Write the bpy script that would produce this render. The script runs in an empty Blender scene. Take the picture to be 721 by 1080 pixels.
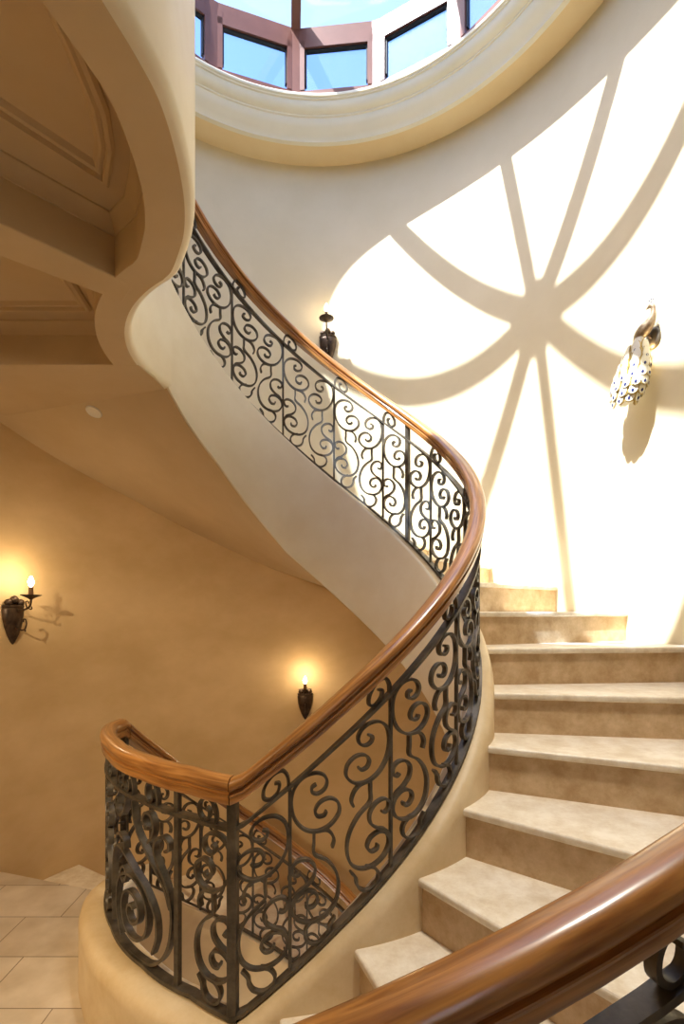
import bpy, bmesh, math, random
from mathutils import Vector, Matrix
rnd = random.Random(7)
PI = math.pi
scene = bpy.context.scene
COL = scene.collection

# ------------------------------------------------------------------ layout
CX, CY = -0.187, 2.381            # axis of the round stairwell
EYE = 1.527
TH0, A = math.radians(-83.96), math.radians(14.95)
H = 0.17                          # rise of one step
R_WALL = 1.935
OFF = -0.085                      # nosing lines pass a little beside the axis
def th(k): return TH0 + k * A
def kof(t): return (t - TH0) / A
def kdeg(d): return kof(math.radians(d))
def pol(t, r, z=0.0): return Vector((CX + r * math.cos(t), CY + r * math.sin(t), z))
def lerp_tab(tab, x):
    if x <= tab[0][0]: return tab[0][1]
    for (a, b), (c, d) in zip(tab, tab[1:]):
        if x <= c:
            return b + (d - b) * (x - a) / (c - a)
    return tab[-1][1]
def pitch(k):                     # line through the nosings, level over the landings
    if k >= 17: return 3.23
    if k >= -1: return (k + 2) * H
    if k >= -6.6: return H
    return H + (k + 6.6) * H
RT = [(-210, .785), (-198, .80), (-184, .84), (-176, .85), (-167, .825), (-153, .785), (-131, .76), (-112, .775), (-100, .825), (-90, .80), (-78, .785)]
def rail_r(t): return lerp_tab(RT, math.degrees(t))
OT = [(-205, .067), (-190, .085), (-170, .115), (-115, .11), (-100, .08), (-85, .067)]
def curb_out(t): return rail_r(t) + lerp_tab(OT, math.degrees(t))
def curb_in(t): return rail_r(t) - .06
SOFF = [(9.27, -.18), (11.6, .22), (12.4, .355), (14.6, .83), (16.4, 1.13)]
def soffit(k):
    if k >= 9.27: return lerp_tab(SOFF, k) + EYE
    if k >= -1: return pitch(k) - .567
    if k >= -6.6: return -.36
    return pitch(k) - .55

# ------------------------------------------------------------------ materials
def new_mat(name):
    m = bpy.data.materials.new(name); m.use_nodes = True
    nt = m.node_tree; b = nt.nodes['Principled BSDF']
    return m, nt, b
def N(nt, typ, **kw):
    n = nt.nodes.new(typ)
    for k, v in kw.items(): setattr(n, k, v)
    return n
def mottled(name, c1, c2, rough=.6, scale=3.0, bump=.0, bscale=40, metallic=0, spec=.4, detail=6, stretch=(1, 1, 1), lo=.35, hi=.7):
    m, nt, b = new_mat(name)
    tc = N(nt, 'ShaderNodeTexCoord'); mp = N(nt, 'ShaderNodeMapping'); mp.inputs['Scale'].default_value = stretch
    nz = N(nt, 'ShaderNodeTexNoise'); nz.inputs['Scale'].default_value = scale; nz.inputs['Detail'].default_value = detail; nz.inputs['Roughness'].default_value = .72 if detail > 8 else .6
    rp = N(nt, 'ShaderNodeValToRGB')
    rp.color_ramp.elements[0].position = lo; rp.color_ramp.elements[0].color = (*c1, 1)
    rp.color_ramp.elements[1].position = hi; rp.color_ramp.elements[1].color = (*c2, 1)
    nt.links.new(tc.outputs['Object'], mp.inputs['Vector']); nt.links.new(mp.outputs['Vector'], nz.inputs['Vector'])
    nt.links.new(nz.outputs['Fac'], rp.inputs['Fac']); nt.links.new(rp.outputs['Color'], b.inputs['Base Color'])
    b.inputs['Roughness'].default_value = rough; b.inputs['Metallic'].default_value = metallic
    b.inputs['Specular IOR Level'].default_value = spec
    if bump:
        n2 = N(nt, 'ShaderNodeTexNoise'); n2.inputs['Scale'].default_value = bscale; n2.inputs['Detail'].default_value = 5
        bp = N(nt, 'ShaderNodeBump'); bp.inputs['Strength'].default_value = bump; bp.inputs['Distance'].default_value = .01
        nt.links.new(tc.outputs['Object'], n2.inputs['Vector']); nt.links.new(n2.outputs['Fac'], bp.inputs['Height']); nt.links.new(bp.outputs['Normal'], b.inputs['Normal'])
    return m
M = {}
M['plaster'] = mottled('hand trowelled cream plaster', (.625, .545, .375), (.675, .595, .43), rough=.55, scale=2.2, bump=.08, bscale=18, spec=.25)
M['plaster_ochre'] = mottled('trowelled ochre plaster', (.57, .405, .215), (.69, .51, .30), rough=.5, scale=1.8, bump=.1, bscale=14, spec=.3, stretch=(1, 1, 1.6))  # ochre finish, with some warm lamp light put into the colour
M['plaster_curb'] = mottled('cream plaster coping', (.76, .67, .50), (.83, .755, .60), rough=.5, scale=4, bump=.05, bscale=25, spec=.3)
M['plaster_warmlit'] = mottled('mottled plaster with warm bounce tint', (.56, .40, .205), (.74, .60, .395), rough=.45, scale=3.2, bump=.08, bscale=20, spec=.35, detail=9, lo=.3, hi=.72)  # mottled curb plaster, warm bounced light put into its tan
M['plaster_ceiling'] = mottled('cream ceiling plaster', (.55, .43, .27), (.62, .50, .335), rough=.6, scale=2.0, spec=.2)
M['cornice'] = mottled('painted cornice', (.72, .68, .56), (.77, .73, .61), rough=.5, scale=3, spec=.3)
M['stone'] = mottled('honed limestone', (.66, .55, .40), (.87, .80, .67), rough=.4, scale=9.0, bump=.06, bscale=70, detail=14, spec=.4, lo=.36, hi=.62)
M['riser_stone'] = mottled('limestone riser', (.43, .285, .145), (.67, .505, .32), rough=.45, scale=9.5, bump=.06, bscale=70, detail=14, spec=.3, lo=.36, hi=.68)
M['iron'] = mottled('dark bronzed wrought iron', (.055, .046, .036), (.155, .128, .095), rough=.42, scale=14, bump=.1, bscale=60, metallic=.4, spec=.5)
M['bronze'] = mottled('dark bronze', (.035, .022, .016), (.11, .07, .045), rough=.4, scale=30, metallic=.6, spec=.5)
M['win_frame'] = mottled('red brown painted metal frame', (.135, .052, .038), (.175, .07, .052), rough=.4, scale=5, spec=.4)
M['gasket'] = mottled('black gasket', (.01, .01, .012), (.02, .02, .022), rough=.6)
M['white_trim'] = mottled('white lamp trim', (.75, .72, .66), (.8, .77, .7), rough=.5)
M['candle'] = mottled('brown candle sleeve', (.16, .08, .04), (.25, .13, .06), rough=.5, scale=30)
M['peacock_body'] = mottled('glazed bronze peacock body', (.20, .13, .08), (.42, .33, .22), rough=.35, scale=40, metallic=.3)
M['feather'] = mottled('cream feather glass', (.66, .62, .50), (.74, .70, .58), rough=.3, scale=30)
M['feather_gold'] = mottled('gilded feather edge', (.40, .27, .06), (.52, .38, .12), rough=.35, scale=30, metallic=.2)
M['eye_blue'] = mottled('dark blue feather eye', (.02, .03, .12), (.05, .06, .2), rough=.25, scale=30)

def wood_mat():
    m, nt, b = new_mat('varnished mahogany')
    uv = N(nt, 'ShaderNodeUVMap'); mp = N(nt, 'ShaderNodeMapping'); mp.inputs['Scale'].default_value = (3, 45, 1)
    nz = N(nt, 'ShaderNodeTexNoise'); nz.inputs['Scale'].default_value = 1.6; nz.inputs['Detail'].default_value = 8; nz.inputs['Distortion'].default_value = .6
    rp = N(nt, 'ShaderNodeValToRGB')
    rp.color_ramp.elements[0].position = .3; rp.color_ramp.elements[0].color = (.20, .066, .012, 1)
    rp.color_ramp.elements[1].position = .72; rp.color_ramp.elements[1].color = (.57, .262, .068, 1)
    nt.links.new(uv.outputs['UV'], mp.inputs['Vector']); nt.links.new(mp.outputs['Vector'], nz.inputs['Vector'])
    nt.links.new(nz.outputs['Fac'], rp.inputs['Fac']); nt.links.new(rp.outputs['Color'], b.inputs['Base Color'])
    b.inputs['Roughness'].default_value = .33; b.inputs['Specular IOR Level'].default_value = .5
    b.inputs['Coat Weight'].default_value = .8; b.inputs['Coat Roughness'].default_value = .18
    return m
M['wood'] = wood_mat()

def floor_mat():
    m, nt, b = new_mat('limestone floor tiles')
    tc = N(nt, 'ShaderNodeTexCoord'); mp = N(nt, 'ShaderNodeMapping')
    mp.inputs['Location'].default_value = (.0, .105, 0)
    br = N(nt, 'ShaderNodeTexBrick'); br.offset = .37
    br.inputs['Scale'].default_value = 1; br.inputs['Brick Width'].default_value = .47; br.inputs['Row Height'].default_value = .30
    br.inputs['Mortar Size'].default_value = .0025; br.inputs['Mortar Smooth'].default_value = .1
    br.inputs['Color1'].default_value = (.60, .51, .40, 1); br.inputs['Color2'].default_value = (.69, .60, .48, 1); br.inputs['Mortar'].default_value = (.25, .19, .13, 1)
    nz = N(nt, 'ShaderNodeTexNoise'); nz.inputs['Scale'].default_value = 7; nz.inputs['Detail'].default_value = 10
    rp = N(nt, 'ShaderNodeValToRGB'); rp.color_ramp.elements[0].position = .3; rp.color_ramp.elements[0].color = (.78, .74, .68, 1); rp.color_ramp.elements[1].position = .7
    mx = N(nt, 'ShaderNodeMix', data_type='RGBA', blend_type='MULTIPLY'); mx.inputs['Factor'].default_value = 1
    nt.links.new(tc.outputs['Object'], mp.inputs['Vector']); nt.links.new(mp.outputs['Vector'], br.inputs['Vector'])
    nt.links.new(tc.outputs['Object'], nz.inputs['Vector']); nt.links.new(nz.outputs['Fac'], rp.inputs['Fac'])
    nt.links.new(br.outputs['Color'], mx.inputs[6]); nt.links.new(rp.outputs['Color'], mx.inputs[7])
    nt.links.new(mx.outputs[2], b.inputs['Base Color']); b.inputs['Roughness'].default_value = .4
    return m
M['floor'] = floor_mat()

def glass_mat(name, tint):
    m = bpy.data.materials.new(name); m.use_nodes = True; nt = m.node_tree; nt.nodes.clear()
    out = N(nt, 'ShaderNodeOutputMaterial'); mx = N(nt, 'ShaderNodeMixShader')
    tr = N(nt, 'ShaderNodeBsdfTransparent'); tr.inputs['Color'].default_value = tint
    gl = N(nt, 'ShaderNodeBsdfGlossy'); gl.inputs['Roughness'].default_value = .0
    lw = N(nt, 'ShaderNodeLayerWeight'); pw_ = N(nt, 'ShaderNodeMath', operation='POWER'); pw_.inputs[1].default_value = 5
    fr = N(nt, 'ShaderNodeMath', operation='MULTIPLY_ADD'); fr.inputs[1].default_value = .9; fr.inputs[2].default_value = .04
    nt.links.new(lw.outputs['Facing'], pw_.inputs[0]); nt.links.new(pw_.outputs[0], fr.inputs[0])
    nt.links.new(fr.outputs[0], mx.inputs['Fac']); nt.links.new(tr.outputs[0], mx.inputs[1]); nt.links.new(gl.outputs[0], mx.inputs[2]); nt.links.new(mx.outputs[0], out.inputs['Surface'])
    return m
M['glass'] = glass_mat('clear skylight glass', (.93, .96, .98, 1)); M['sky_tint_glass'] = glass_mat('window glass with sky tint', (.66, .78, .95, 1))  # second glass: blue of the sky put into the pane tint
def emis(name, col, st):
    m, nt, b = new_mat(name); b.inputs['Base Color'].default_value = (*col, 1)
    b.inputs['Emission Color'].default_value = (*col, 1); b.inputs['Emission Strength'].default_value = st
    return m
M['bulb'] = emis('lit candle bulb', (1, .86, .62), 30)
M['lens'] = mottled('frosted lamp lens', (.78, .76, .72), (.8, .78, .74), rough=.4)

# ------------------------------------------------------------------ mesh helpers
class MB:
    def __init__(s): s.v = []; s.f = []; s.m = []; s.uv = []
    def add(s, verts, faces, mi=0, uvs=None):
        o = len(s.v); s.v += [tuple(p) for p in verts]
        for i, f in enumerate(faces):
            s.f.append([o + j for j in f]); s.m.append(mi)
            s.uv.append(uvs[i] if uvs else None)
    def box(s, c, sx, sy, sz, rot=0, mi=0):
        cx, cy, cz = c; cr, sr = math.cos(rot), math.sin(rot); vs = []
        for dz in (-sz / 2, sz / 2):
            for dx, dy in ((-sx / 2, -sy / 2), (sx / 2, -sy / 2), (sx / 2, sy / 2), (-sx / 2, sy / 2)):
                vs.append((cx + dx * cr - dy * sr, cy + dx * sr + dy * cr, cz + dz))
        s.add(vs, [(3, 2, 1, 0), (4, 5, 6, 7), (0, 1, 5, 4), (1, 2, 6, 5), (2, 3, 7, 6), (3, 0, 4, 7)], mi)
    def bar(s, p, q, w, d, up=Vector((0, 0, 1)), mi=0):      # rectangular bar, w across, d along up
        p, q = Vector(p), Vector(q); t = (q - p).normalized(); x = t.cross(up).normalized(); y = x.cross(t).normalized()
        vs = [b + x * (a * w / 2) + y * (c * d / 2) for b in (p, q) for a, c in ((-1, -1), (1, -1), (1, 1), (-1, 1))]
        s.add(vs, [(0, 1, 2, 3), (7, 6, 5, 4), (0, 4, 5, 1), (1, 5, 6, 2), (2, 6, 7, 3), (3, 7, 4, 0)], mi)
    def rings(s, rings, closed=True, cap=True, mi=0, uv=None):  # lofted rings of equal length
        n = len(rings[0]); vs = [p for r in rings for p in r]; fs = []; us = []
        m = n if closed else n - 1
        for i in range(len(rings) - 1):
            for j in range(m):
                a, b = i * n + j, i * n + (j + 1) % n
                fs.append((a, b, b + n, a + n))
                if uv: us.append(((uv[0][i], uv[1][j]), (uv[0][i], uv[1][j + 1]), (uv[0][i + 1], uv[1][j + 1]), (uv[0][i + 1], uv[1][j])))
        nf = len(fs)
        if cap and closed:
            fs.append(tuple(reversed(range(n)))); fs.append(tuple(range((len(rings) - 1) * n, len(rings) * n)))
            if uv: us += [None, None]
        s.add(vs, fs, mi, us if uv else None)
    def lathe(s, prof, n=24, c=(0, 0, 0), mi=0):             # prof: (r, z)
        rs = [[(c[0] + r * math.cos(2 * PI * j / n), c[1] + r * math.sin(2 * PI * j / n), c[2] + z) for j in range(n)] for r, z in prof]
        s.rings(rs, True, True, mi)
    def tube(s, pts, rad, n=8, mi=0):
        pts = [Vector(p) for p in pts]; rr = rad if isinstance(rad, (list, tuple)) else [rad] * len(pts)
        rs = []; ref = Vector((.13, .2, .97)).normalized()
        for i, p in enumerate(pts):
            t = (pts[min(i + 1, len(pts) - 1)] - pts[max(i - 1, 0)]).normalized()
            x = t.cross(ref)
            if x.length < .1: x = t.cross(Vector((1, 0, 0)))
            x.normalize(); y = t.cross(x).normalized()
            ref = y.cross(t) * -1 if False else ref
            rs.append([p + (x * math.cos(2 * PI * j / n) + y * math.sin(2 * PI * j / n)) * rr[i] for j in range(n)])
        s.rings(rs, True, True, mi)
    def build(s, name, mats, parent=None, smooth=None, loc=None):
        me = bpy.data.meshes.new(name); me.from_pydata(s.v, [], s.f)
        if not isinstance(mats, (list, tuple)): mats = [mats]
        for m in mats: me.materials.append(m)
        for p, mi in zip(me.polygons, s.m): p.material_index = mi
        if any(s.uv):
            l = me.uv_layers.new(name='UVMap')
            for p, u in zip(me.polygons, s.uv):
                if u:
                    for li, c in zip(p.loop_indices, u): l.data[li].uv = c
        bm = bmesh.new(); bm.from_mesh(me); bmesh.ops.recalc_face_normals(bm, faces=bm.faces); bm.to_mesh(me); bm.free()
        o = bpy.data.objects.new(name, me); COL.objects.link(o)
        if parent: o.parent = parent
        if smooth: 
            for p in me.polygons: p.use_smooth = True
            me.set_sharp_from_angle(angle=math.radians(smooth))
        me.update()
        return o
def bevel(o, w, seg=2, ang=40):
    b = o.modifiers.new('bevel', 'BEVEL'); b.width = w; b.segments = seg; b.limit_method = 'ANGLE'; b.angle_limit = math.radians(ang)
    return o
def thing(name, label, cat, loc=(0, 0, 0), rz=0, group=None):
    o = bpy.data.objects.new(name, None); o.empty_display_size = .1; COL.objects.link(o)
    o.location = loc; o.rotation_euler = (0, 0, rz); o['label'] = label; o['category'] = cat
    if group: o['group'] = group
    return o
def struct(o, label, cat):
    o['kind'] = 'structure'; o['label'] = label; o['category'] = cat; return o
def catmull(pts, n=6):
    P = [Vector(p) for p in pts]; P = [P[0] * 2 - P[1]] + P + [P[-1] * 2 - P[-2]]; out = []
    for i in range(1, len(P) - 2):
        a, b, c, d = P[i - 1:i + 3]
        for j in range(n):
            t = j / n
            out.append(.5 * ((2 * b) + (c - a) * t + (2 * a - 5 * b + 4 * c - d) * t * t + (3 * b - a - 3 * c + d) * t ** 3))
    out.append(P[-2]); return out
def ks(k0, k1, per=5):
    n = max(2, int(abs(k1 - k0) * per)); return [k0 + (k1 - k0) * i / n for i in range(n + 1)]
def helix(mb, klist, prof, zf, rf, uv=False, closed=True):
    """sweep prof (dr, dz) along the helix; zf(k) and rf(theta) give its line"""
    rs = []; u = [0]; prev = None
    for k in klist:
        t = th(k); r = rf(t); z = zf(k)
        rs.append([pol(t, r + dr, z + dz) for dr, dz in prof])
        c = pol(t, r, z)
        if prev is not None: u.append(u[-1] + (c - prev).length)
        prev = c
    vv = [0]
    for i in range(len(prof)):
        a, b = prof[i], prof[(i + 1) % len(prof)]; vv.append(vv[-1] + math.hypot(a[0] - b[0], a[1] - b[1]))
    mb.rings(rs, closed, True, 0, (u, vv) if uv else None)

# ------------------------------------------------------------------ railings
HAND = [(0, .045), (.014, .0445), (.024, .041), (.032, .034), (.0365, .024), (.0375, .014), (.0355, .005), (.030, .001), (.0245, -.001), (.0245, -.010), (.0325, -.012), (.0335, -.015), (.0325, -.020), (.029, -.022), (.029, -.040), (.0265, -.046), (0, -.047)]
HAND = [(a * .9, b * .88) for a, b in HAND]
HAND = HAND + [(-a, b) for a, b in reversed(HAND[1:-1])]
def rect(w, h): return [(-w / 2, -h / 2), (w / 2, -h / 2), (w / 2, h / 2), (-w / 2, h / 2)]
H_RAIL, H_TOP, H_BOT, H_CURB = .82, .70, .133, .12
SC = []                                            # one side of a bay, traced as bent bar: distance from the baluster, height over the bottom bar
def cv(l): return [((463 - x) * .00125, (706 - y) / 878 * .955 + .021) for x, y in l]
SC_A = cv([(398, 262), (409, 268), (408, 282), (394, 290), (377, 282), (371, 262), (380, 241), (402, 229), (430, 233), (452, 258), (459, 300), (451, 345), (428, 380), (396, 396), (362, 389), (340, 362), (343, 331), (364, 313), (388, 316), (401, 335), (395, 354), (379, 357), (372, 346)])
SC_STEM = cv([(396, 396), (374, 400), (360, 414), (353, 436), (358, 456)])
SC_B = cv([(404, 392), (404, 425), (403, 458), (372, 486), (349, 525), (341, 570), (350, 615), (376, 642), (412, 647), (442, 632), (457, 603), (452, 573), (430, 556), (405, 563), (395, 585), (405, 604), (421, 603), (425, 590)])
SC_C = cv([(436, 500), (446, 505), (456, 496), (456, 476), (440, 464), (417, 470), (402, 493), (405, 522), (424, 543), (446, 556), (459, 580)])
SC_D = cv([(392, 644), (414, 652), (427, 674), (421, 700), (400, 713), (378, 706), (367, 688), (364, 668), (350, 648)])
SC_E = cv([(375, 690), (386, 684), (396, 690)])
COLLAR = [(.004, .0), (.006, .035), (.022, .066), (.05, .072), (.075, .052), (.078, .022), (.058, .004), (.036, .012), (.032, .034), (.046, .044)]
def ribbon(mb, pts, t, w):
    """bent flat bar: pts are (theta, r, z)"""
    P = [pol(a, r, z) for a, r, z in pts]; rs = []
    for i, (p, (a, r, z)) in enumerate(zip(P, pts)):
        T = (P[min(i + 1, len(P) - 1)] - P[max(i - 1, 0)]).normalized(); Rd = Vector((math.cos(a), math.sin(a), 0))
        Nn = Rd.cross(T).normalized(); e = .75 if i in (0, len(P) - 1) else 1
        rs.append([p + Nn * (x * t / 2 * e) + Rd * (y * w / 2) for x, y in ((-1, -1), (1, -1), (1, 1), (-1, 1))])
    mb.rings(rs)
def place(curve, tb, s, rf, base, uc, hb, shear=.25, n=5, t=.0088, w=.017):
    r = rf(tb); kc = kof(tb + s * uc / r); z0 = base(kc) + hb; d = .02
    sl = (base(kc + d) - base(kc - d)) / (2 * d) / (A * r)
    pts = []
    for q in catmull([(u, v, 0) for u, v in curve], n):
        tt = tb + s * q.x / r
        pts.append((tt, rf(tt), z0 + q.y + shear * sl * s * (q.x - uc)))
    mb = MB(); ribbon(mb, pts, t, w); return mb
def half_bay(root, tb, s, rf, base, w=.017):
    for c, nm in ((SC_A, 'scroll'), (SC_B, 'scroll'), (SC_C, 'scroll')):
        place(c, tb, s, rf, base, .08, H_BOT, w=w).build(nm, M['iron'], root, smooth=35)
    for c in (SC_STEM, SC_D):
        place(c, tb, s, rf, base, .08, H_BOT, w=w, shear=.08 if c is SC_D else .25).build('scroll_tail', M['iron'], root, smooth=35)
def upright(root, name, t, rf, base, w, d, top):
    r = rf(t); k = kof(t); z0, z1 = base(k) + H_CURB, base(k) + top
    mb = MB(); c = pol(t, r, (z0 + z1) / 2); mb.box(c, d, w, z1 - z0, t)
    return bevel(mb.build(name, M['iron'], root), .002, 1)
def railing(root, k0, k1, rf, base, balusters, posts, bays=True, per=6, collar_s=-1):
    kl = sorted(set([round(q, 4) for q in ks(k0, k1, per)]))
    mb = MB(); helix(mb, kl, HAND, lambda k: base(k) + H_RAIL, rf, uv=True); mb.build('handrail', M['wood'], root, smooth=32)
    mb = MB(); helix(mb, kl, rect(.032, .012), lambda k: base(k) + H_TOP, rf); mb.build('top_bar', M['iron'], root, smooth=35)
    mb = MB(); helix(mb, kl, rect(.036, .014), lambda k: base(k) + H_BOT, rf); mb.build('bottom_bar', M['iron'], root, smooth=35)
    for t, w in posts: upright(root, 'post', t, rf, base, w, w, H_RAIL - .03)
    for t in balusters:
        upright(root, 'baluster', t, rf, base, .011, .014, H_TOP)
        if bays:
            half_bay(root, t, -1, rf, base); half_bay(root, t, 1, rf, base)
            place(COLLAR, t, collar_s, rf, base, .04, H_TOP + .004, shear=.8).build('collar_scroll', M['iron'], root, smooth=35)
D = math.radians
root = thing('stair_railing', 'long iron scroll railing with wooden handrail sweeping up beside the curved stair', 'railing', tuple(pol(D(-100), .825, .29)))
def kid(o): return o
def reroot(root):                                   # parts are modelled in world space; give the children the inverse of the Empty
    mi = root.matrix_basis.inverted()
    for c in root.children: c.matrix_parent_inverse = mi
railing(root, kdeg(-100), 17.0, rail_r, pitch,
        [D(-88 + 24 * i) for i in range(6)] + [D(57 + 22.8 * i) for i in range(5)],
        [(D(-100), .030), (D(44.6), .024), (D(168), .024)])
reroot(root)
# landing guard
root = thing('landing_railing', 'level curved iron railing with big spiral scrolls and wooden handrail on the landing curb', 'railing', tuple(pol(D(-140), .76, .29)))
kl0, kl1 = kdeg(-184), kdeg(-100)
railing(root, kl0, kl1 - .02, rail_r, pitch, [], [(D(-117), .020), (D(-167), .020)], per=9)
half_bay(root, D(-100), -1, rail_r, pitch, .022); half_bay(root, D(-184), 1, rail_r, pitch, .022)
def spiral(cx, cy, r0, r1, turns, a0, n=60):
    return [(cx + (r0 + (r1 - r0) * (i / n) ** 1.25) * math.cos(a0 + 2 * PI * turns * i / n), cy + (r0 + (r1 - r0) * (i / n) ** 1.25) * math.sin(a0 + 2 * PI * turns * i / n)) for i in range(n + 1)]
tm = D(-134)
def guard(name, c, n=5): place(c, tm, 1, rail_r, pitch, 0, H_BOT, n=n, t=.010, w=.024).build(name, M['iron'], root, smooth=35)
guard('spiral_scroll', [(x, max(.010, y)) for x, y in spiral(-.04, .155, .016, .150, 2.55, PI * .2, 40)], 2)
guard('scroll', [(-.05, .010), (.06, .012), (.14, .05), (.19, .12), (.206, .22), (.19, .30), (.15, .36), (.115, .41), (.122, .452), (.16, .475), (.19, .463), (.19, .438), (.17, .43)])
guard('scroll', [(-.245, .03), (-.255, .12), (-.248, .23), (-.215, .315), (-.165, .35), (-.10, .345), (-.03, .312), (.05, .268), (.115, .205), (.128, .13), (.10, .06)])
guard('scroll_tail', [(-.10, .245), (-.085, .252), (-.078, .272), (-.098, .293), (-.125, .278), (-.125, .25), (-.105, .232)])
guard('scroll', [(-.03, .553), (-.022, .5), (.004, .45), (.056, .40), (.12, .355), (.172, .305), (.198, .245)])
guard('scroll', [(.07, .43), (.10, .46), (.11, .50), (.088, .532), (.052, .528), (.04, .50), (.06, .478), (.078, .49)])
guard('scroll', [(-.075, .55), (-.10, .50), (-.14, .47), (-.18, .48), (-.19, .515), (-.165, .53), (-.15, .51)])
guard('scroll', [(-.19, .37), (-.15, .40), (-.10, .39), (-.09, .36)])
half_bay(root, D(-167), 1, rail_r, pitch, .022)
for d, s in ((-104, -1), (-124, -1), (-136, -1), (-148, 1), (-160, 1), (-180, 1)):
    place(COLLAR, D(d), s, rail_r, pitch, .04, H_TOP + .004).build('collar_scroll', M['iron'], root, smooth=35)
reroot(root)
# railing of the flight going down
root = thing('stair_railing', 'iron scroll railing with wooden handrail descending behind the landing toward the sconce wall', 'railing', tuple(pol(D(-184), .84, .29)))
railing(root, -16.6, kl0 - .02, rail_r, pitch, [D(-196 - 24 * i) for i in range(6)], [(D(-184), .030)])
reroot(root)
# railing at the outer edge of the stair, nearest the camera
R_OUT = 1.875
root = thing('stair_railing', 'closest railing with thick glossy wooden handrail and grey iron bar crossing the bottom right corner', 'railing', tuple(pol(D(-99), R_OUT, .29)))
railing(root, kdeg(-101), kdeg(-26), lambda t: R_OUT, lambda k: pitch(k) - .072, [D(-70.9 + 9.3 * i) for i in range(-3, 5)], [(D(-99.5), .03), (D(-28), .03)])
reroot(root)

# ------------------------------------------------------------------ stairs
def line_pt(k, r, off=0.0):
    t = th(k); d = Vector((math.cos(t), math.sin(t), 0)); n = Vector((-math.sin(t), math.cos(t), 0)); e = OFF + off
    return Vector((CX, CY, 0)) + n * e + d * math.sqrt(max(r * r - e * e, 1e-6))
def ang(p): return math.atan2(p.y - CY, p.x - CX)
def unwrap(a, ref):
    while a < ref - PI: a += 2 * PI
    while a > ref + PI: a -= 2 * PI
    return a
TT = .027
def step(root, k, z, r_out, last=False, depth_k=1.0):
    ref = th(k)
    rin = lambda t: curb_out(t) - .012
    a = line_pt(k, rin(th(k))); b = line_pt(k + depth_k, rin(th(k + depth_k)), .035); c = line_pt(k + depth_k, r_out, .035); d = line_pt(k, r_out)
    def arc(p, q, rf, n=5):
        ta, tb = unwrap(ang(p), ref), unwrap(ang(q), ref)
        return [pol(ta + (tb - ta) * i / n, rf(ta + (tb - ta) * i / n)) for i in range(n + 1)]
    inner = arc(a, b, rin); outer = arc(d, c, lambda t: r_out)
    poly = inner + list(reversed(outer)); n = len(poly)
    mb = MB(); vs = [(p.x, p.y, z - TT) for p in poly] + [(p.x, p.y, z) for p in poly]
    fs = [tuple(range(n - 1, -1, -1)), tuple(range(n, 2 * n))] + [(i, (i + 1) % n, (i + 1) % n + n, i + n) for i in range(n)]
    mb.add(vs, fs); bevel(mb.build('tread', M['stone'], root), .009, 3, 50)
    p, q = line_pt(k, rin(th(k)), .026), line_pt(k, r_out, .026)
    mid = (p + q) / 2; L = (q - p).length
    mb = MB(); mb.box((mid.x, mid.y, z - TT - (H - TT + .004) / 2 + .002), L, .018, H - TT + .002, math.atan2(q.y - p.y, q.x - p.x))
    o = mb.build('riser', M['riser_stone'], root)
def curb(root, k0, k1, mat='plaster_curb', per=6):
    rs = []; rs2 = []
    for k in ks(k0, k1, per):
        t = th(k); ri, ro = curb_in(t), curb_out(t); zt = pitch(k) + H_CURB; zb = soffit(k); zo = pitch(k) - .32
        if -6.6 <= k <= -1: zo = -.2
        zo = max(zo, zb + .01)
        pr = [(ri + .015, zb), (ri + .004, zb + .006), (ri, zb + .02), (ri, zt - .02), (ri + .006, zt - .006), (ri + .012, zt - .002), (ri + .012, zb)]
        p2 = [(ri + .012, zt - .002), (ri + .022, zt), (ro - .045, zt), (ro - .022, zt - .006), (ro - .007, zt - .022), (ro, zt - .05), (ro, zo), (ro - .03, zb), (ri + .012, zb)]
        rs.append([pol(t, r, z) for r, z in pr]); rs2.append([pol(t, r, z) for r, z in p2])
    m = MB(); m.rings(rs); m.build('curb', M[mat], root, smooth=40)
    m = MB(); m.rings(rs2); m.build('stringer', M['plaster_warmlit'], root, smooth=40)
def under(root, k0, k1, r1=R_WALL):
    mb = MB(); rs = []
    for k in ks(k0, k1, 6):
        t = th(k); rs.append([pol(t, r, soffit(k)) for r in (curb_in(t) + .012, 1.1, 1.5, r1 + .002)])
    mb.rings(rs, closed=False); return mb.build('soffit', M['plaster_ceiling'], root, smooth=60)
root = thing('staircase', 'curved pale limestone staircase with plaster curb winding up along the sunlit wall', 'staircase', tuple(pol(th(-1), 1.35, 0)))
for k in range(-1, 17):
    step(root, k, (k + 2) * H, 1.83 if k < 4 else R_WALL)
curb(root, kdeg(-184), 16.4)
under(root, -1, 16.4)
rs = []
for k in ks(kdeg(-101), kdeg(-20), 6):             # outer curb and stringer beside the hall
    t = th(k); zt = pitch(k) + H_CURB - .072
    rs.append([pol(t, r, z) for r, z in ((1.81, max(-.05, zt - .5)), (1.81, zt - .03), (1.82, zt - .008), (1.835, zt), (1.97, zt), (1.985, zt - .008), (1.995, zt - .03), (1.995, -.05), (1.96, -.05))])
mb = MB(); mb.rings(rs); mb.build('outer_stringer', M['plaster_curb'], root, smooth=40)
reroot(root)
root = thing('staircase', 'lower flight of limestone steps going down from the landing behind the curved curb', 'staircase', tuple(pol(th(-7.6), 1.35, 0)))
for j in range(1, 11):
    step(root, -7.6 - j, -H * j, R_WALL)
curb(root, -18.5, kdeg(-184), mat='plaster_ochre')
under(root, -18.5, -7.6)
reroot(root)

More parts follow.
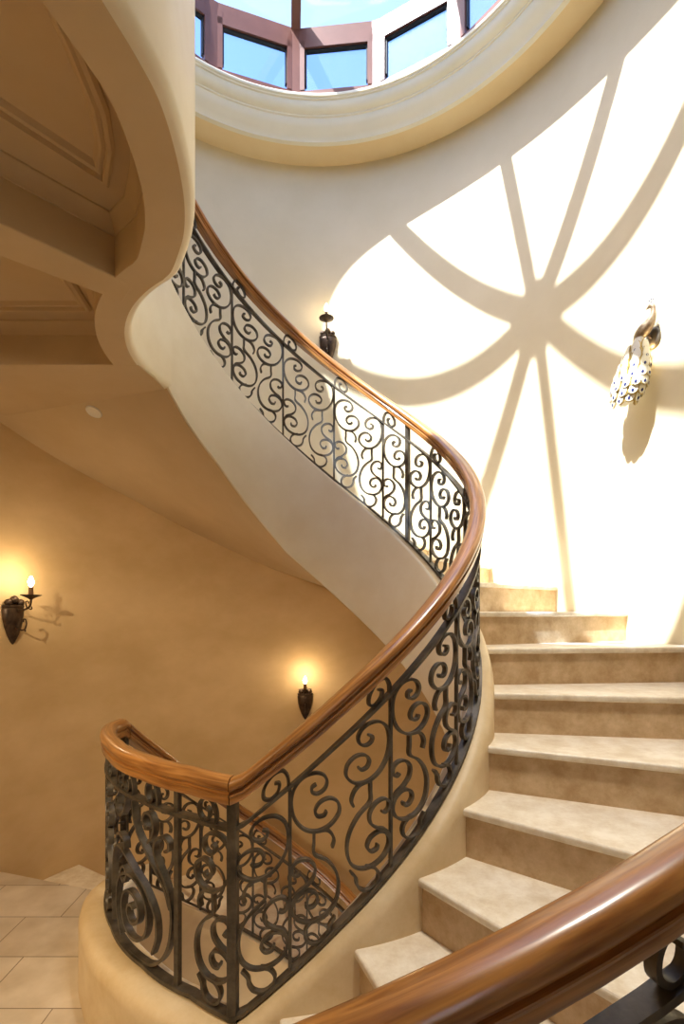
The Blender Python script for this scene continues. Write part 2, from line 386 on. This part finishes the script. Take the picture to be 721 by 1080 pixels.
# ------------------------------------------------------------------ room shell
X0, X1, Y0 = -2.03, 1.78, -3.4
ZT = 3.716 + EYE                                   # wall head and ceiling
def rect_r(t):                                     # distance from the axis to the hall's rectangle
    c, s = math.cos(t), math.sin(t); b = []
    if c > 1e-6: b.append((X1 + .05 - CX) / c)
    if c < -1e-6: b.append((X0 - .05 - CX) / c)
    if s < -1e-6: b.append((Y0 - .05 - CY) / s)
    return min(b)
def strip(mb, degs, r0, r1, z):
    rs = []
    for d in degs:
        t = D(d); a = r0(t) if callable(r0) else r0; b = r1(t) if callable(r1) else r1
        rs.append([pol(t, a + (b - a) * i / 4, z) for i in range(5)])
    mb.rings(rs, closed=False)
def fr(a, b, st=2.5):
    n = max(1, int(abs(b - a) / st)); return [a + (b - a) * i / n for i in range(n + 1)]
mb = MB()
degs = sorted(fr(-197, -99) + [-189.5])
# landing, its far edge is a nosing line
rs = []
p0, p1 = line_pt(-7.6, .85), line_pt(-7.6, R_WALL + .02)
rs.append([p0 + (p1 - p0) * i / 4 for i in range(5)])
for d in fr(-190, -99):
    t = D(d); rs.append([pol(t, curb_out(t) - .02 + (2.0 - curb_out(t) + .02) * i / 4) for i in range(5)])
mb.rings(rs, closed=False)
strip(mb, fr(-164, -20), 2.0, rect_r, 0)
# nosing face of the landing edge
q0, q1 = p0 + Vector((0, 0, -TT)), p1 + Vector((0, 0, -TT)); mb.add([p0, p1, q1, q0], [(0, 1, 2, 3)])
nn = Vector((-math.sin(th(-7.6)), math.cos(th(-7.6)), 0)) * .03
mb.add([q0, q1, q1 + nn, q0 + nn, q0 + nn - Vector((0, 0, .15)), q1 + nn - Vector((0, 0, .15))], [(0, 1, 2, 3), (3, 2, 5, 4)])
struct(mb.build('floor', M['floor']), 'pale limestone tiled floor of the landing and hall', 'floor')
mb = MB(); mb.add([(X0 - .3, 0, -3.2), (X1 + .6, 0, -3.2), (X1 + .6, 4.7, -3.2), (X0 - .3, 4.7, -3.2)], [(0, 1, 2, 3)])
struct(mb.build('floor', M['floor']), 'stone floor at the foot of the lower flight', 'floor')
# round wall
def wall_part(z0f, z1f):
    m = MB(); rs = []
    for d in fr(-20, 199, 1.5):
        t = D(d); za, zb = z0f(kof(t)), z1f(kof(t))
        rs.append([pol(t, R_WALL, za + (zb - za) * i / 5) for i in range(6)] + [pol(t, R_WALL + .18, zb), pol(t, R_WALL + .18, za)])
    m.rings(rs); return m
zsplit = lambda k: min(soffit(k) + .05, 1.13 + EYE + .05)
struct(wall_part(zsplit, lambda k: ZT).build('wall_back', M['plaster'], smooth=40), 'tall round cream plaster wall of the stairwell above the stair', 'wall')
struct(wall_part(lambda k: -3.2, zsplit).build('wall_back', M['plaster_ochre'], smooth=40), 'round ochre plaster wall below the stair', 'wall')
def wallbox(name, c, sx, sy, z0, z1, label):
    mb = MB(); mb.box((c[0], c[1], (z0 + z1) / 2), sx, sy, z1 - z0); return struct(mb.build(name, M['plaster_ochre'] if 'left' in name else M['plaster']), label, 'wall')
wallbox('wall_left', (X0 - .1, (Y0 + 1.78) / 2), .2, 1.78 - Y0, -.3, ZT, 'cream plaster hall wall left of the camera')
wallbox('wall_right', (X1 + .1, (Y0 + 1.75) / 2), .2, 1.75 - Y0, -.3, ZT, 'cream plaster hall wall right of the camera')
# front wall with a tall window behind the camera
WX0, WX1, WZ0, WZ1 = 0.45, 1.15, .9, 2.9
mb = MB()
for xa, xb, za, zb in ((X0 - .2, WX0, -.3, ZT), (WX1, X1 + .2, -.3, ZT), (WX0, WX1, -.3, WZ0), (WX0, WX1, WZ1, ZT)):
    mb.box(((xa + xb) / 2, Y0 - .1, (za + zb) / 2), xb - xa, .2, zb - za)
struct(mb.build('wall_front', M['plaster']), 'cream plaster hall wall behind the camera', 'wall')
mb = MB()
for x in (WX0 + .03, (WX0 + WX1) / 2, WX1 - .03): mb.box((x, Y0 - .1, (WZ0 + WZ1) / 2), .06, .08, WZ1 - WZ0)
for z in (WZ0 + .03, 1.9, WZ1 - .03): mb.box(((WX0 + WX1) / 2, Y0 - .1, z), WX1 - WX0 - .01, .07, .06)
w = struct(mb.build('window_17', M['win_frame']), 'tall hall window behind the camera', 'window')
mb = MB(); mb.box(((WX0 + WX1) / 2, Y0 - .1, (WZ0 + WZ1) / 2), WX1 - WX0 - .1, .008, WZ1 - WZ0 - .1); mb.build('glass', M['glass'], w)
# top ceiling with the round opening
R_LIP = 1.71
mb = MB(); strip(mb, fr(-20, 199), R_LIP, R_WALL + .1, ZT); strip(mb, fr(-161, -20), R_LIP, rect_r, ZT)
M['ceiling_bounce'] = mottled('ceiling plaster with warm bounce tint', (.70, .535, .30), (.75, .60, .36), rough=.6, scale=2)  # yellow is warm bounced light put into the ceiling colour
struct(mb.build('ceiling', M['ceiling_bounce']), 'cream ceiling around the round skylight opening', 'ceiling')
CORN = [(R_LIP, ZT - .004), (1.702, ZT + .012), (1.68, ZT + .03), (1.645, ZT + .055), (1.622, ZT + .085), (1.618, ZT + .10), (1.606, ZT + .102), (1.606, ZT + .112), (1.585, ZT + .118), (1.565, ZT + .135), (1.552, ZT + .155), (1.55, ZT + .168), (1.538, ZT + .17), (1.538, ZT + .178), (1.525, ZT + .182), (1.522, ZT + .195), (1.53, ZT + .206), (1.72, ZT + .206), (1.75, ZT + .15), (1.75, ZT)]
mb = MB(); rs = [[pol(D(d), r, z) for r, z in CORN] for d in fr(0, 360, 2.5)]; mb.rings(rs, cap=False)
struct(mb.build('trim_1', M['cornice'], smooth=25), 'moulded round cream cornice under the skylight', 'cornice')

# ------------------------------------------------------------------ skylight lantern
Z_S, Z_H, R_W = ZT + .20, ZT + .72, 1.60
WLAB = {1: 'lantern window cut by the cornice, right of the sunlit white frame head', 2: 'lantern window under the sunlit white frame head', 3: 'lantern window above the lowest point of the cornice', 4: 'lantern window left of the mullion that carries a roof rib', 5: 'lantern window sliver beside the upper landing edge'}
for i in range(16):
    t0, t1 = D(6 + 22.5 * i), D(6 + 22.5 * (i + 1)); p, q = pol(t0, R_W), pol(t1, R_W); mid = (p + q) / 2; L = (q - p).length; a = math.atan2(q.y - p.y, q.x - p.x)
    u = (q - p).normalized(); n = Vector((CX, CY, 0)) - mid; n.normalize()
    mb = MB()
    mb.box((p.x, p.y, (Z_S + Z_H) / 2), .085, .075, Z_H - Z_S, t0)                      # mullion
    mb.box((mid.x, mid.y, Z_H - .05), L, .07, .10, a)                                   # head
    for s in (-1, 1):
        c = mid + u * (s * (L / 2 - .055)) + n * .012; mb.box((c.x, c.y, (Z_S + Z_H) / 2), .035, .05, Z_H - Z_S - .1, a)
    c = mid + n * .012; mb.box((c.x, c.y, Z_H - .125), L - .07, .05, .05, a); mb.box((c.x, c.y, Z_S + .02), L - .07, .05, .04, a)
    w = struct(mb.build('window_%d' % (i + 1), M['win_frame']), WLAB.get(i, 'red brown framed lantern window of the skylight outside the view'), 'window'); w['group'] = 'lantern windows around the skylight'
    mb = MB(); mb.box((mid.x, mid.y, (Z_S + Z_H) / 2 - .05), L - .12, .008, Z_H - Z_S - .16, a); mb.build('glass', M['sky_tint_glass'], w)
    mb = MB(); c = mid + n * .006
    for s in (-1, 1):
        e = c + u * (s * (L / 2 - .078)); mb.box((e.x, e.y, (Z_S + Z_H) / 2), .012, .03, Z_H - Z_S - .2, a)
    mb.box((c.x, c.y, Z_H - .155), L - .15, .03, .012, a); mb.build('gasket', M['gasket'], w)
ZHUB = ZT + 1.30
hub = MB(); hub.lathe([(.02, ZHUB - .14), (.12, ZHUB - .13), (.13, ZHUB - .10), (.13, ZHUB + .05), (.05, ZHUB + .1), (.01, ZHUB + .1)], 24, (CX, CY, 0))
sky = struct(hub.build('skylight_roof', M['win_frame'], smooth=40), 'glazed conical skylight roof with ribs meeting at a hub', 'skylight')
for i in range(8):
    t = D(6 + 45 * i); mb = MB(); mb.bar(pol(t, .1, ZHUB - .03), pol(t, R_W + .05, Z_H + .02), .07, .12); mb.build('rib', M['win_frame'], sky)
    t2 = D(6 + 45 * (i + 1)); tm2 = (t + t2) / 2
    mb = MB(); zt_, zb_ = ZHUB + .05, Z_H + .10
    a_, b_, c_, d_ = pol(t, .1, zt_), pol(t, R_W + .08, zb_), pol(tm2, R_W + .08, zb_), pol(t2, R_W + .08, zb_)
    e_ = pol(t2, .1, zt_); up = Vector((0, 0, .01))
    mb.add([a_, b_, c_, d_, e_] + [v + up for v in (a_, b_, c_, d_, e_)], [(4, 3, 2, 1, 0), (5, 6, 7, 8, 9)] + [(j, (j + 1) % 5, (j + 1) % 5 + 5, j + 5) for j in range(5)])
    mb.build('glass', M['glass'], sky)

# ------------------------------------------------------------------ upper landing: fascia, coffered ceiling, floor
ZS = 1.13 + EYE                                    # flat soffit
ZC = ZS + .185                                     # ceiling of the coffers
ZU = 3.06                                          # upper floor
edge = [pol(D(d), .722) for d in fr(160, 236, 3)]
tail = catmull([tuple(pol(D(236), .722)), (-.545, 1.735, 0), (-.497, 1.655, 0), (-.453, 1.571, 0), (-.420, 1.48, 0), (-.397, 1.384, 0), (-.380, 1.26, 0), (-.376, 1.14, 0), (-.393, 1.04, 0), (-.415, .955, 0), (-.455, .8, 0), (-.50, .5, 0), (-.53, 0, 0), (-.55, -1.2, 0), (-.55, Y0, 0)], 5)
edge += tail[1:]
def off_path(path, d):                              # offset to the landing side
    out = []
    for i, p in enumerate(path):
        t = (path[min(i + 1, len(path) - 1)] - path[max(i - 1, 0)]).normalized(); out.append(p + Vector((t.y, -t.x, 0)) * d)
    return out
if (off_path(edge, .1)[3] - pol(0, 0)).length < .722: _sg = -1
else: _sg = 1
def offs(d): return off_path(edge, _sg * d)
e_in, e_band, e_curb = edge, offs(.135), offs(.13)
def lay(pts, z): return [Vector((p.x, p.y, z)) for p in pts]
def outer_line(path):                               # points at the outside walls matching an edge path
    ts = [math.atan2(p.y - CY, p.x - CX) % (2 * PI) for p in path]; i0 = max(i for i, (t, p) in enumerate(zip(ts, path)) if t < D(199) and p.y > 1.7)
    cum = [0]
    for p, q in zip(path, path[1:]): cum.append(cum[-1] + (q - p).length)
    return [pol(ts[i], R_WALL + .05) if i <= i0 else Vector((X0 - .05, 1.72 + (Y0 - 1.72) * (cum[i] - cum[i0]) / (cum[-1] - cum[i0]), 0)) for i in range(len(path))]
slab = MB()
zc_top = 3.23 + H_CURB
o1, o2, o3, o4 = offs(.003), offs(.014), offs(.03), offs(.11)
prof = [lay(o3, ZS - .0), lay(o2, ZS + .004), lay(o1, ZS + .014), lay(e_in, ZS + .035), lay(e_in, zc_top - .02), lay(offs(.02), zc_top), lay(o4, zc_top), lay(e_curb, zc_top - .025), lay(e_curb, ZU - .03)]
slab.rings([[q[i] for q in prof] for i in range(len(edge))])
upper = struct(slab.build('trim_2', M['plaster_curb'], smooth=45), 'smooth curved cream edge of the upper landing overhead', 'landing edge')
# soffit band, its coffer side and the recessed coffer ceiling
ceil = MB()
oc = outer_line(e_band)
ceil.rings([[Vector((p.x, p.y, ZC)) + (Vector((q.x, q.y, ZC)) - Vector((p.x, p.y, ZC))) * (j / 3) for j in range(4)] for p, q in zip(e_band, oc)], closed=False)
ceiling = struct(ceil.build('ceiling', M['plaster_ceiling']), 'coffered tan plaster ceiling under the upper landing', 'ceiling')
b = MB(); pr = [lay(offs(.028), ZS), lay(e_band, ZS), lay(offs(.137), ZS + .004), lay(offs(.137), ZC + .01), lay(offs(.028), ZC + .01)]
b.rings([[q[i] for q in pr] for i in range(len(edge))]); b.build('band', M['plaster_ceiling'], ceiling, smooth=40)
def beam(poly, name='beam'):                        # plan polygon hung from the coffer ceiling
    m = MB(); n = len(poly); m.add([(x, y, ZS - .0005) for x, y in poly] + [(x, y, ZC + .01) for x, y in poly], [tuple(range(n)), tuple(range(2 * n - 1, n - 1, -1))] + [(i, (i + 1) % n, (i + 1) % n + n, i + n) for i in range(n)])
    return bevel(m.build(name, M['plaster_ceiling'], ceiling), .005, 2)
beam([(-.722, 1.796), (-.731, 1.786), (-.992, 1.503), (-1.95, .464), (-2.06, .58), (-1.083, 1.643), (-.815, 1.875), (-.80, 1.888)])
YA = 2.367
pb0, pb1 = pol(D(161), .75), pol(D(161), R_WALL + .03)
beam([(-.93, YA), (-2.1, YA), (pb1.x, pb1.y), (pb0.x, pb0.y), (-.905, 2.5)], 'panel')
beam([(-.60, .30), (-2.05, -.35), (-2.05, -.55), (-.60, .10)])
def moulding(path, name='moulding', prof=None, z=ZC):
    prof = prof or [(0, 0), (.0, -.014), (.008, -.024), (.020, -.026), (.024, -.012), (.034, -.018), (.042, -.016), (.048, -.006), (.054, 0)]
    P = [Vector((x, y, 0)) for x, y in path]; rs = []
    for i, p in enumerate(P):
        t0 = (P[i] - P[i - 1]).normalized() if i > 0 else (P[1] - P[0]).normalized()
        t1 = (P[i + 1] - P[i]).normalized() if i < len(P) - 1 else t0
        n0, n1 = Vector((-t0.y, t0.x, 0)), Vector((-t1.y, t1.x, 0)); m = n0 + n1; m = m / max(.25, m.dot(n0)) if m.length > 1e-6 else n0
        rs.append([p + m * a + Vector((0, 0, z + b + .002)) for a, b in prof])
    m = MB(); m.rings(rs); return m.build(name, M['plaster_ceiling'], ceiling, smooth=30)
CROWN = [(0, 0), (0, -.052), (.006, -.052), (.008, -.042), (.022, -.022), (.034, -.012), (.038, -.008), (.038, 0)]
eb = offs(.137)
def near(pt): return min(range(len(eb)), key=lambda i: (eb[i].x - pt[0]) ** 2 + (eb[i].y - pt[1]) ** 2)
# coffer beside the near side of the beam
i0, i1 = near((-.765, 1.749)), near((-.58, .32))
path1 = [(eb[i].x, eb[i].y) for i in range(i1 - 1, i0 + 3, -1)] 
c1 = path1 + [(-.765, 1.749), (-.992, 1.503), (-1.95, .464)]
moulding(c1, 'crown_moulding', CROWN)
moulding([(-.68, .42), (-.60, .75), (-.59, 1.0), (-.595, 1.2), (-.606, 1.348), (-.64, 1.46), (-.715, 1.59), (-.901, 1.366), (-1.70, .42)], 'panel_moulding')
# coffer between beam and flat panel
i2, i3 = near((-.855, 1.84)), near((-1.02, YA))
moulding([(-2.06, .58), (-1.083, 1.643), (-.855, 1.84)] + [(eb[i].x, eb[i].y) for i in range(i2 - 1, i3, -1)] + [(-1.03, YA), (-2.0, YA)], 'crown_moulding', CROWN)
moulding([(-2.06 - .08, .66), (-1.14, 1.70), (-.99, 1.84), (-1.05, 2.0), (-1.08, YA - .13), (-2.0, YA - .13)], 'panel_moulding')
# upper floor
m = MB(); m.rings([[lay([p], ZU)[0], lay([q], ZU)[0]] for p, q in zip(offs(.11), outer_line(offs(.11)))], closed=False)
struct(m.build('floor', M['floor']), 'stone floor of the upper landing', 'floor')

# ------------------------------------------------------------------ wall sconces
def sconce_proto():
    t = thing('wall_sconce', '', 'sconce')
    m = MB(); rs = []                               # urn shaped back plate, half round
    pr = [(.003, -.125), (.012, -.112), (.026, -.08), (.038, -.04), (.046, .0), (.050, .045), (.046, .055), (.050, .06), (.050, .068), (.042, .072)]
    for w, z in pr: rs.append([(w * 1.28 * math.cos(a), .8 * w * math.sin(a) + .002, z * 1.12) for a in [PI * j / 10 for j in range(11)]])
    m.rings(rs); m.build('back_plate', M['bronze'], t, smooth=40)
    for x, z, r in ((-.036, .092, .021), (0, .108, .024), (.036, .092, .021)):
        m = MB(); m.lathe([(.002, -r), (r * .7, -r * .7), (r, 0), (r * .7, r * .7), (.002, r)], 12, (x, .018, z)); m.build('leaf', M['bronze'], t, smooth=60)
    m = MB(); m.tube(catmull([(0, .03, .055), (0, .055, .05), (0, .10, .053), (0, .137, .07), (0, .148, .10), (0, .148, .12)], 6), .006, 8)
    m.tube(catmull([(0, .118, .06), (0, .108, .08), (0, .112, .098), (0, .126, .098), (0, .128, .086)], 5), .0035, 6)
    m.tube(catmull([(0, .125, .063), (0, .142, .055), (0, .155, .058), (0, .153, .07)], 5), .0035, 6)
    m.build('arm', M['bronze'], t, smooth=50)
    m = MB(); m.tube(catmull([(0, .025, -.045), (0, .07, -.06), (0, .10, -.053), (0, .112, -.028), (0, .107, -.004), (0, .092, -.0), (0, .087, -.015)], 6), .0045, 6)
    m.tube([(0, .10, -.053), (0, .106, -.068)], .004, 6); m.build('hook', M['bronze'], t, smooth=50)
    m = MB(); m.lathe([(0.004, 0.105), (0.012, 0.112), (0.03, 0.122), (0.052, 0.130), (0.053, 0.134), (0.03, 0.130), (0.012, 0.128), (0.004, 0.128)], 24, (0, .148, 0)); m.build('drip_pan', M['bronze'], t, smooth=50)
    m = MB(); m.lathe([(0.011, 0.126), (0.013, 0.130), (0.0115, 0.176), (0.004, 0.178)], 14, (0, .148, 0)); m.build('candle_sleeve', M['candle'], t, smooth=50)
    m = MB(); m.lathe([(0.003, 0.177), (0.009, 0.183), (0.0155, 0.197), (0.015, 0.208), (0.009, 0.224), (0.003, 0.236)], 16, (0, .148, 0)); m.build('bulb', M['bulb'], t, smooth=60)
    return t
proto = sconce_proto()
def dup(o):
    c = o.copy(); COL.objects.link(c)
    for ch in o.children:
        d = ch.copy(); COL.objects.link(d); d.parent = c
    return c
def wall_at(px_ratio, zr):                          # far wall point in direction X/Y seen from the hall
    m = px_ratio; a = 1 + m * m; bq = -2 * (m * CX + CY); c = CX * CX + CY * CY - R_WALL ** 2
    y = (-bq + math.sqrt(bq * bq - 4 * a * c)) / (2 * a); return Vector((m * y, y, zr))
SCN = []
for i, (ratio, z, lab, sc, en) in enumerate((
        (-.6365, 1.485, 'bronze candle sconce seen from the side on the left wall above the landing floor', 1.08, 1.5),
        (-.0710, .775, 'small dark sconce on the lower wall glimpsed under the big handrail', 1.0, 1.2),
        (-.0275, 3.735, 'upper sconce peeking above the handrail at the edge of the sunlight', 1.12, .5))):
    o = proto if i == 0 else dup(proto)
    p = wall_at(ratio, z); d = Vector((CX - p.x, CY - p.y)); o.location = p; o.rotation_euler = (0, 0, math.atan2(d.y, d.x) - PI / 2); o.scale = (sc, sc, sc)
    o['label'] = lab; o['group'] = 'candle wall sconces'
    l = bpy.data.lights.new('sconce_lamp', 'POINT'); l.energy = en; l.color = (1, .72, .38); l.shadow_soft_size = .014
    lo = bpy.data.objects.new('sconce_lamp', l); COL.objects.link(lo); dn = d.normalized()
    lo.location = (p.x + dn.x * .148 * sc, p.y + dn.y * .148 * sc, z + .255 * sc)

# ------------------------------------------------------------------ recessed downlight in the sloping soffit
t_d = math.atan2(.46, -1.173); kd = kof(t_d); r_d = 1.26
dl = thing('recessed_downlight', 'round white recessed downlight in the sloping soffit of the stair', 'downlight')
sl = .16 / (A * r_d)
T = Vector((-math.sin(t_d), math.cos(t_d), sl)).normalized(); Rr = Vector((math.cos(t_d), math.sin(t_d), 0)); Nn = Rr.cross(T).normalized()
if Nn.z > 0: Nn = -Nn
Yv = Nn.cross(T).normalized()
mat = Matrix((T, Yv, Nn)).transposed().to_4x4(); mat.translation = pol(t_d, r_d, soffit(kd) + .001); dl.matrix_basis = mat
m = MB(); m.lathe([(.030, .004), (.040, .008), (.044, .004), (.044, -.004), (.03, -.004)], 28); m.build('trim_ring', M['white_trim'], dl, smooth=50)
m = MB(); m.lathe([(.001, .002), (.031, .003), (.031, -.002), (.001, -.002)], 28); m.build('lens', M['lens'], dl, smooth=40)

# ------------------------------------------------------------------ peacock wall lamp
pw = wall_at((690 - 360.5) / 546, 0); pw.z = EYE + (645.7 - 357) * pw.y / 546
d = Vector((CX - pw.x, CY - pw.y)); 
pk = thing('peacock_wall_lamp', 'peacock shaped wall lamp with cream eyed tail on the sunlit wall', 'wall lamp', tuple(pw), math.atan2(d.y, d.x) - PI / 2)
# local: +y out of the wall, +z up, +x to the left as seen
m = MB(); rs = []
for y, s in ((0, .92), (.006, 1), (.014, .97), (.022, .8), (.026, .3)):
    rs.append([(.047 * s * math.cos(2 * PI * j / 24), y, .060 * s * math.sin(2 * PI * j / 24)) for j in range(24)])
m.rings(rs); m.build('bracket', M['iron'], pk, smooth=50)
m = MB(); m.tube(catmull([(0, .02, .0), (.0, .035, .01), (.005, .055, .03)], 4), .008, 8); m.build('bracket_arm', M['bronze'], pk, smooth=50)
body = catmull([(.05, .072, -.005), (.03, .068, .022), (.0, .064, .042), (-.03, .06, .062), (-.048, .058, .09), (-.052, .058, .12), (-.048, .06, .14), (-.038, .062, .147), (-.024, .066, .143), (-.012, .068, .139)], 5)
rad = catmull([(.018, 0, 0), (.030, 0, 0), (.034, 0, 0), (.027, 0, 0), (.017, 0, 0), (.0115, 0, 0), (.0125, 0, 0), (.013, 0, 0), (.006, 0, 0), (.0015, 0, 0)], 5)
m = MB(); m.tube(body, [max(.001, r.x) for r in rad], 12); m.build('body', M['peacock_body'], pk, smooth=60)
m = MB()
for a in (-.35, 0, .35):
    tip = (-.042 + .03 * math.sin(a), .062 + .012 * a, .180 - .006 * abs(a)); m.tube([(-.042, .062, .158), tip], .0012, 5); m.lathe([(.001, -.004), (.004, 0), (.001, .004)], 8, tip)
m.build('crest', M['eye_blue'], pk, smooth=50)
# tail: a hanging train of overlapping feathers around a curved spine
T0, T1 = Vector((.03, .075, .01)), Vector((.075, .13, -.35)); Tm = Vector((.045, .085, -.13))
def spine(s): return T0 * (1 - s) ** 2 + Tm * 2 * s * (1 - s) + T1 * s * s
def tw(s): return (.028 + .074 * math.sin(min(1, s * 1.3) * PI / 2)) * (1 if s < .7 else 1 - (s - .7) ** 2 * 6.5)
m = MB(); rs = []
for i in range(15):
    s = i / 14; c = spine(s); w = tw(s) * (.93 if i < 13 else (.85 if i < 14 else .5))
    rs.append([(c.x + w * math.cos(2 * PI * j / 20) * .98, c.y + w * .6 * math.sin(2 * PI * j / 20), c.z) for j in range(20)])
m.rings(rs); m.build('tail', M['feather'], pk, smooth=60)
rows = [(.22, 4), (.36, 5), (.49, 6), (.62, 7), (.74, 7), (.84, 6), (.92, 5)]
def surf(s, a, g=0):
    c = spine(s); w = tw(s); return Vector((c.x + (w + g) * math.cos(a), c.y + (w * .6 + g) * math.sin(a), c.z))
for ri, (s, n) in enumerate(rows):
    c = spine(s); w = tw(s); ln = .074
    for j in range(n):
        f = (j + .5) / n * 2 - 1 + (.08 if ri % 2 else -.08); a = D(141) - f * D(112)
        P = surf(s, a, .003 + .001 * ri)
        nrm = Vector((math.cos(a) * .6, math.sin(a), 0)).normalized(); nrm.z = .15; nrm.normalize()
        dn = (surf(s + .04, a) - surf(s - .04, a)).normalized(); dn = (dn - nrm * dn.dot(nrm) * .55).normalized(); sd = dn.cross(nrm).normalized()
        shape = [(-.45, .012), (-.2, .022), (.1, .028), (.35, .026), (.5, .015), (.56, .001)]
        q = MB()
        for wd, lift, mi in ((1.0, .002, 1), (.78, .006, 0)):
            loop = [(y, x * wd) for y, x in shape] + [(y, -x * wd) for y, x in reversed(shape)]
            pts = [P + dn * (y * ln * (wd * .3 + .7)) + sd * x + nrm * (lift - 6 * x * x) for y, x in loop]
            base = [p - nrm * .003 for p in pts]; nn_ = len(pts)
            q.add(base + pts, [tuple(range(nn_, 2 * nn_))] + [(i_, (i_ + 1) % nn_, (i_ + 1) % nn_ + nn_, i_ + nn_) for i_ in range(nn_)], mi)
        fo = q.build('feather', [M['feather'], M['feather_gold']], pk)
        e = MB(); cc = P + dn * .022 + nrm * .0075; ring = [cc + dn * (.0085 * math.cos(2 * PI * g / 12)) + sd * (.0065 * math.sin(2 * PI * g / 12)) for g in range(12)]
        e.add([p - nrm * .003 for p in ring] + [p + nrm * .0005 for p in ring], [tuple(range(12, 24))] + [(g, (g + 1) % 12, (g + 1) % 12 + 12, g + 12) for g in range(12)])
        eo = e.build('eye_spot', M['eye_blue'], fo)
l = bpy.data.lights.new('peacock_lamp', 'POINT'); l.energy = .35; l.color = (1, .75, .4); l.shadow_soft_size = .02
lo = bpy.data.objects.new('peacock_lamp', l); COL.objects.link(lo)
dn = d.normalized(); lo.location = (pw.x + dn.x * .035, pw.y + dn.y * .035, pw.z - .06)

# ------------------------------------------------------------------ light
AZ, TANE = math.atan2(1.19, 1.525), 1.53
sd = Vector((math.cos(AZ), math.sin(AZ), -TANE)).normalized()
L = bpy.data.lights.new('sun', 'SUN'); L.energy = 11.5; L.angle = math.radians(.55); L.color = (1, .975, .94)
so = bpy.data.objects.new('sun', L); COL.objects.link(so); so.rotation_euler = sd.to_track_quat('-Z', 'Y').to_euler(); so.location = (-6, -4, 12)
w = bpy.data.worlds.new('sky'); scene.world = w; w.use_nodes = True; nt = w.node_tree
bg = nt.nodes['Background']; st = nt.nodes.new('ShaderNodeTexSky'); st.sky_type = 'NISHITA'; st.sun_disc = False; st.sun_elevation = math.atan(TANE); st.sun_rotation = math.radians(90) - (AZ + PI); st.air_density = 1.0; st.dust_density = 1.5; st.ozone_density = 1
tn = nt.nodes.new('ShaderNodeMix'); tn.data_type = 'RGBA'; tn.blend_type = 'MULTIPLY'; tn.inputs['Factor'].default_value = 1; tn.inputs[7].default_value = (1.0, .94, .93, 1)
nt.links.new(st.outputs['Color'], tn.inputs[6]); nt.links.new(tn.outputs[2], bg.inputs['Color']); bg.inputs['Strength'].default_value = .47

def lamp(name, p, e, col=(1, .70, .34), size=.06):
    l = bpy.data.lights.new(name, 'POINT'); l.energy = e; l.color = col; l.shadow_soft_size = size
    o = bpy.data.objects.new(name, l); COL.objects.link(o); o.location = p
lamp('lower_wall_fill', tuple(pol(D(40), 1.6, -.2)), .8)           # added unseen fill for the lower right wall, no fixture
def wash(name, p, q, e, ang, col=(1, .74, .42), size=.05):                     # added unseen spots that fill the hall side and near steps
    l = bpy.data.lights.new(name, 'SPOT'); l.energy = e; l.color = col; l.shadow_soft_size = size; l.spot_size = D(ang); l.spot_blend = 1
    o = bpy.data.objects.new(name, l); COL.objects.link(o); o.location = p; o.rotation_euler = (Vector(q) - Vector(p)).to_track_quat('-Z', 'Y').to_euler()
wash('hall_fill_spot', (-1.65, -.3, 2.6), (-1.95, 2.5, .75), 185, 78, (1, .78, .48))
wash('hall_fill_spot', (-1.1, -.1, 2.6), (-.9, 1.5, .05), 40, 48)
wash('stair_fill_spot', (.45, .95, 5.15), (.5, 1.6, .5), 300, 50, (1, .91, .76), .2)  # unseen spot added to brighten the treads and curb

# ------------------------------------------------------------------ camera
cam = bpy.data.cameras.new('camera'); co = bpy.data.objects.new('camera', cam); COL.objects.link(co); scene.camera = co
co.location = (0, 0, EYE); co.rotation_euler = (PI / 2, 0, 0)
cam.sensor_fit = 'HORIZONTAL'; cam.sensor_width = 24; cam.lens = 546 / 721 * 24; cam.shift_y = (645.7 - 540) / 721; cam.clip_start = .02
vs = scene.view_settings; vs.view_transform = 'Standard'; vs.look = 'None'; vs.gamma = 1; vs.use_curve_mapping = False; vs.exposure = .85
cy = scene.cycles; cy.use_denoising = True
try: cy.denoiser = 'OPENIMAGEDENOISE'
except Exception: pass
cy.max_bounces = 10; cy.diffuse_bounces = 6; cy.transparent_max_bounces = 12; cy.sample_clamp_indirect = 8; cy.caustics_reflective = False; cy.caustics_refractive = False
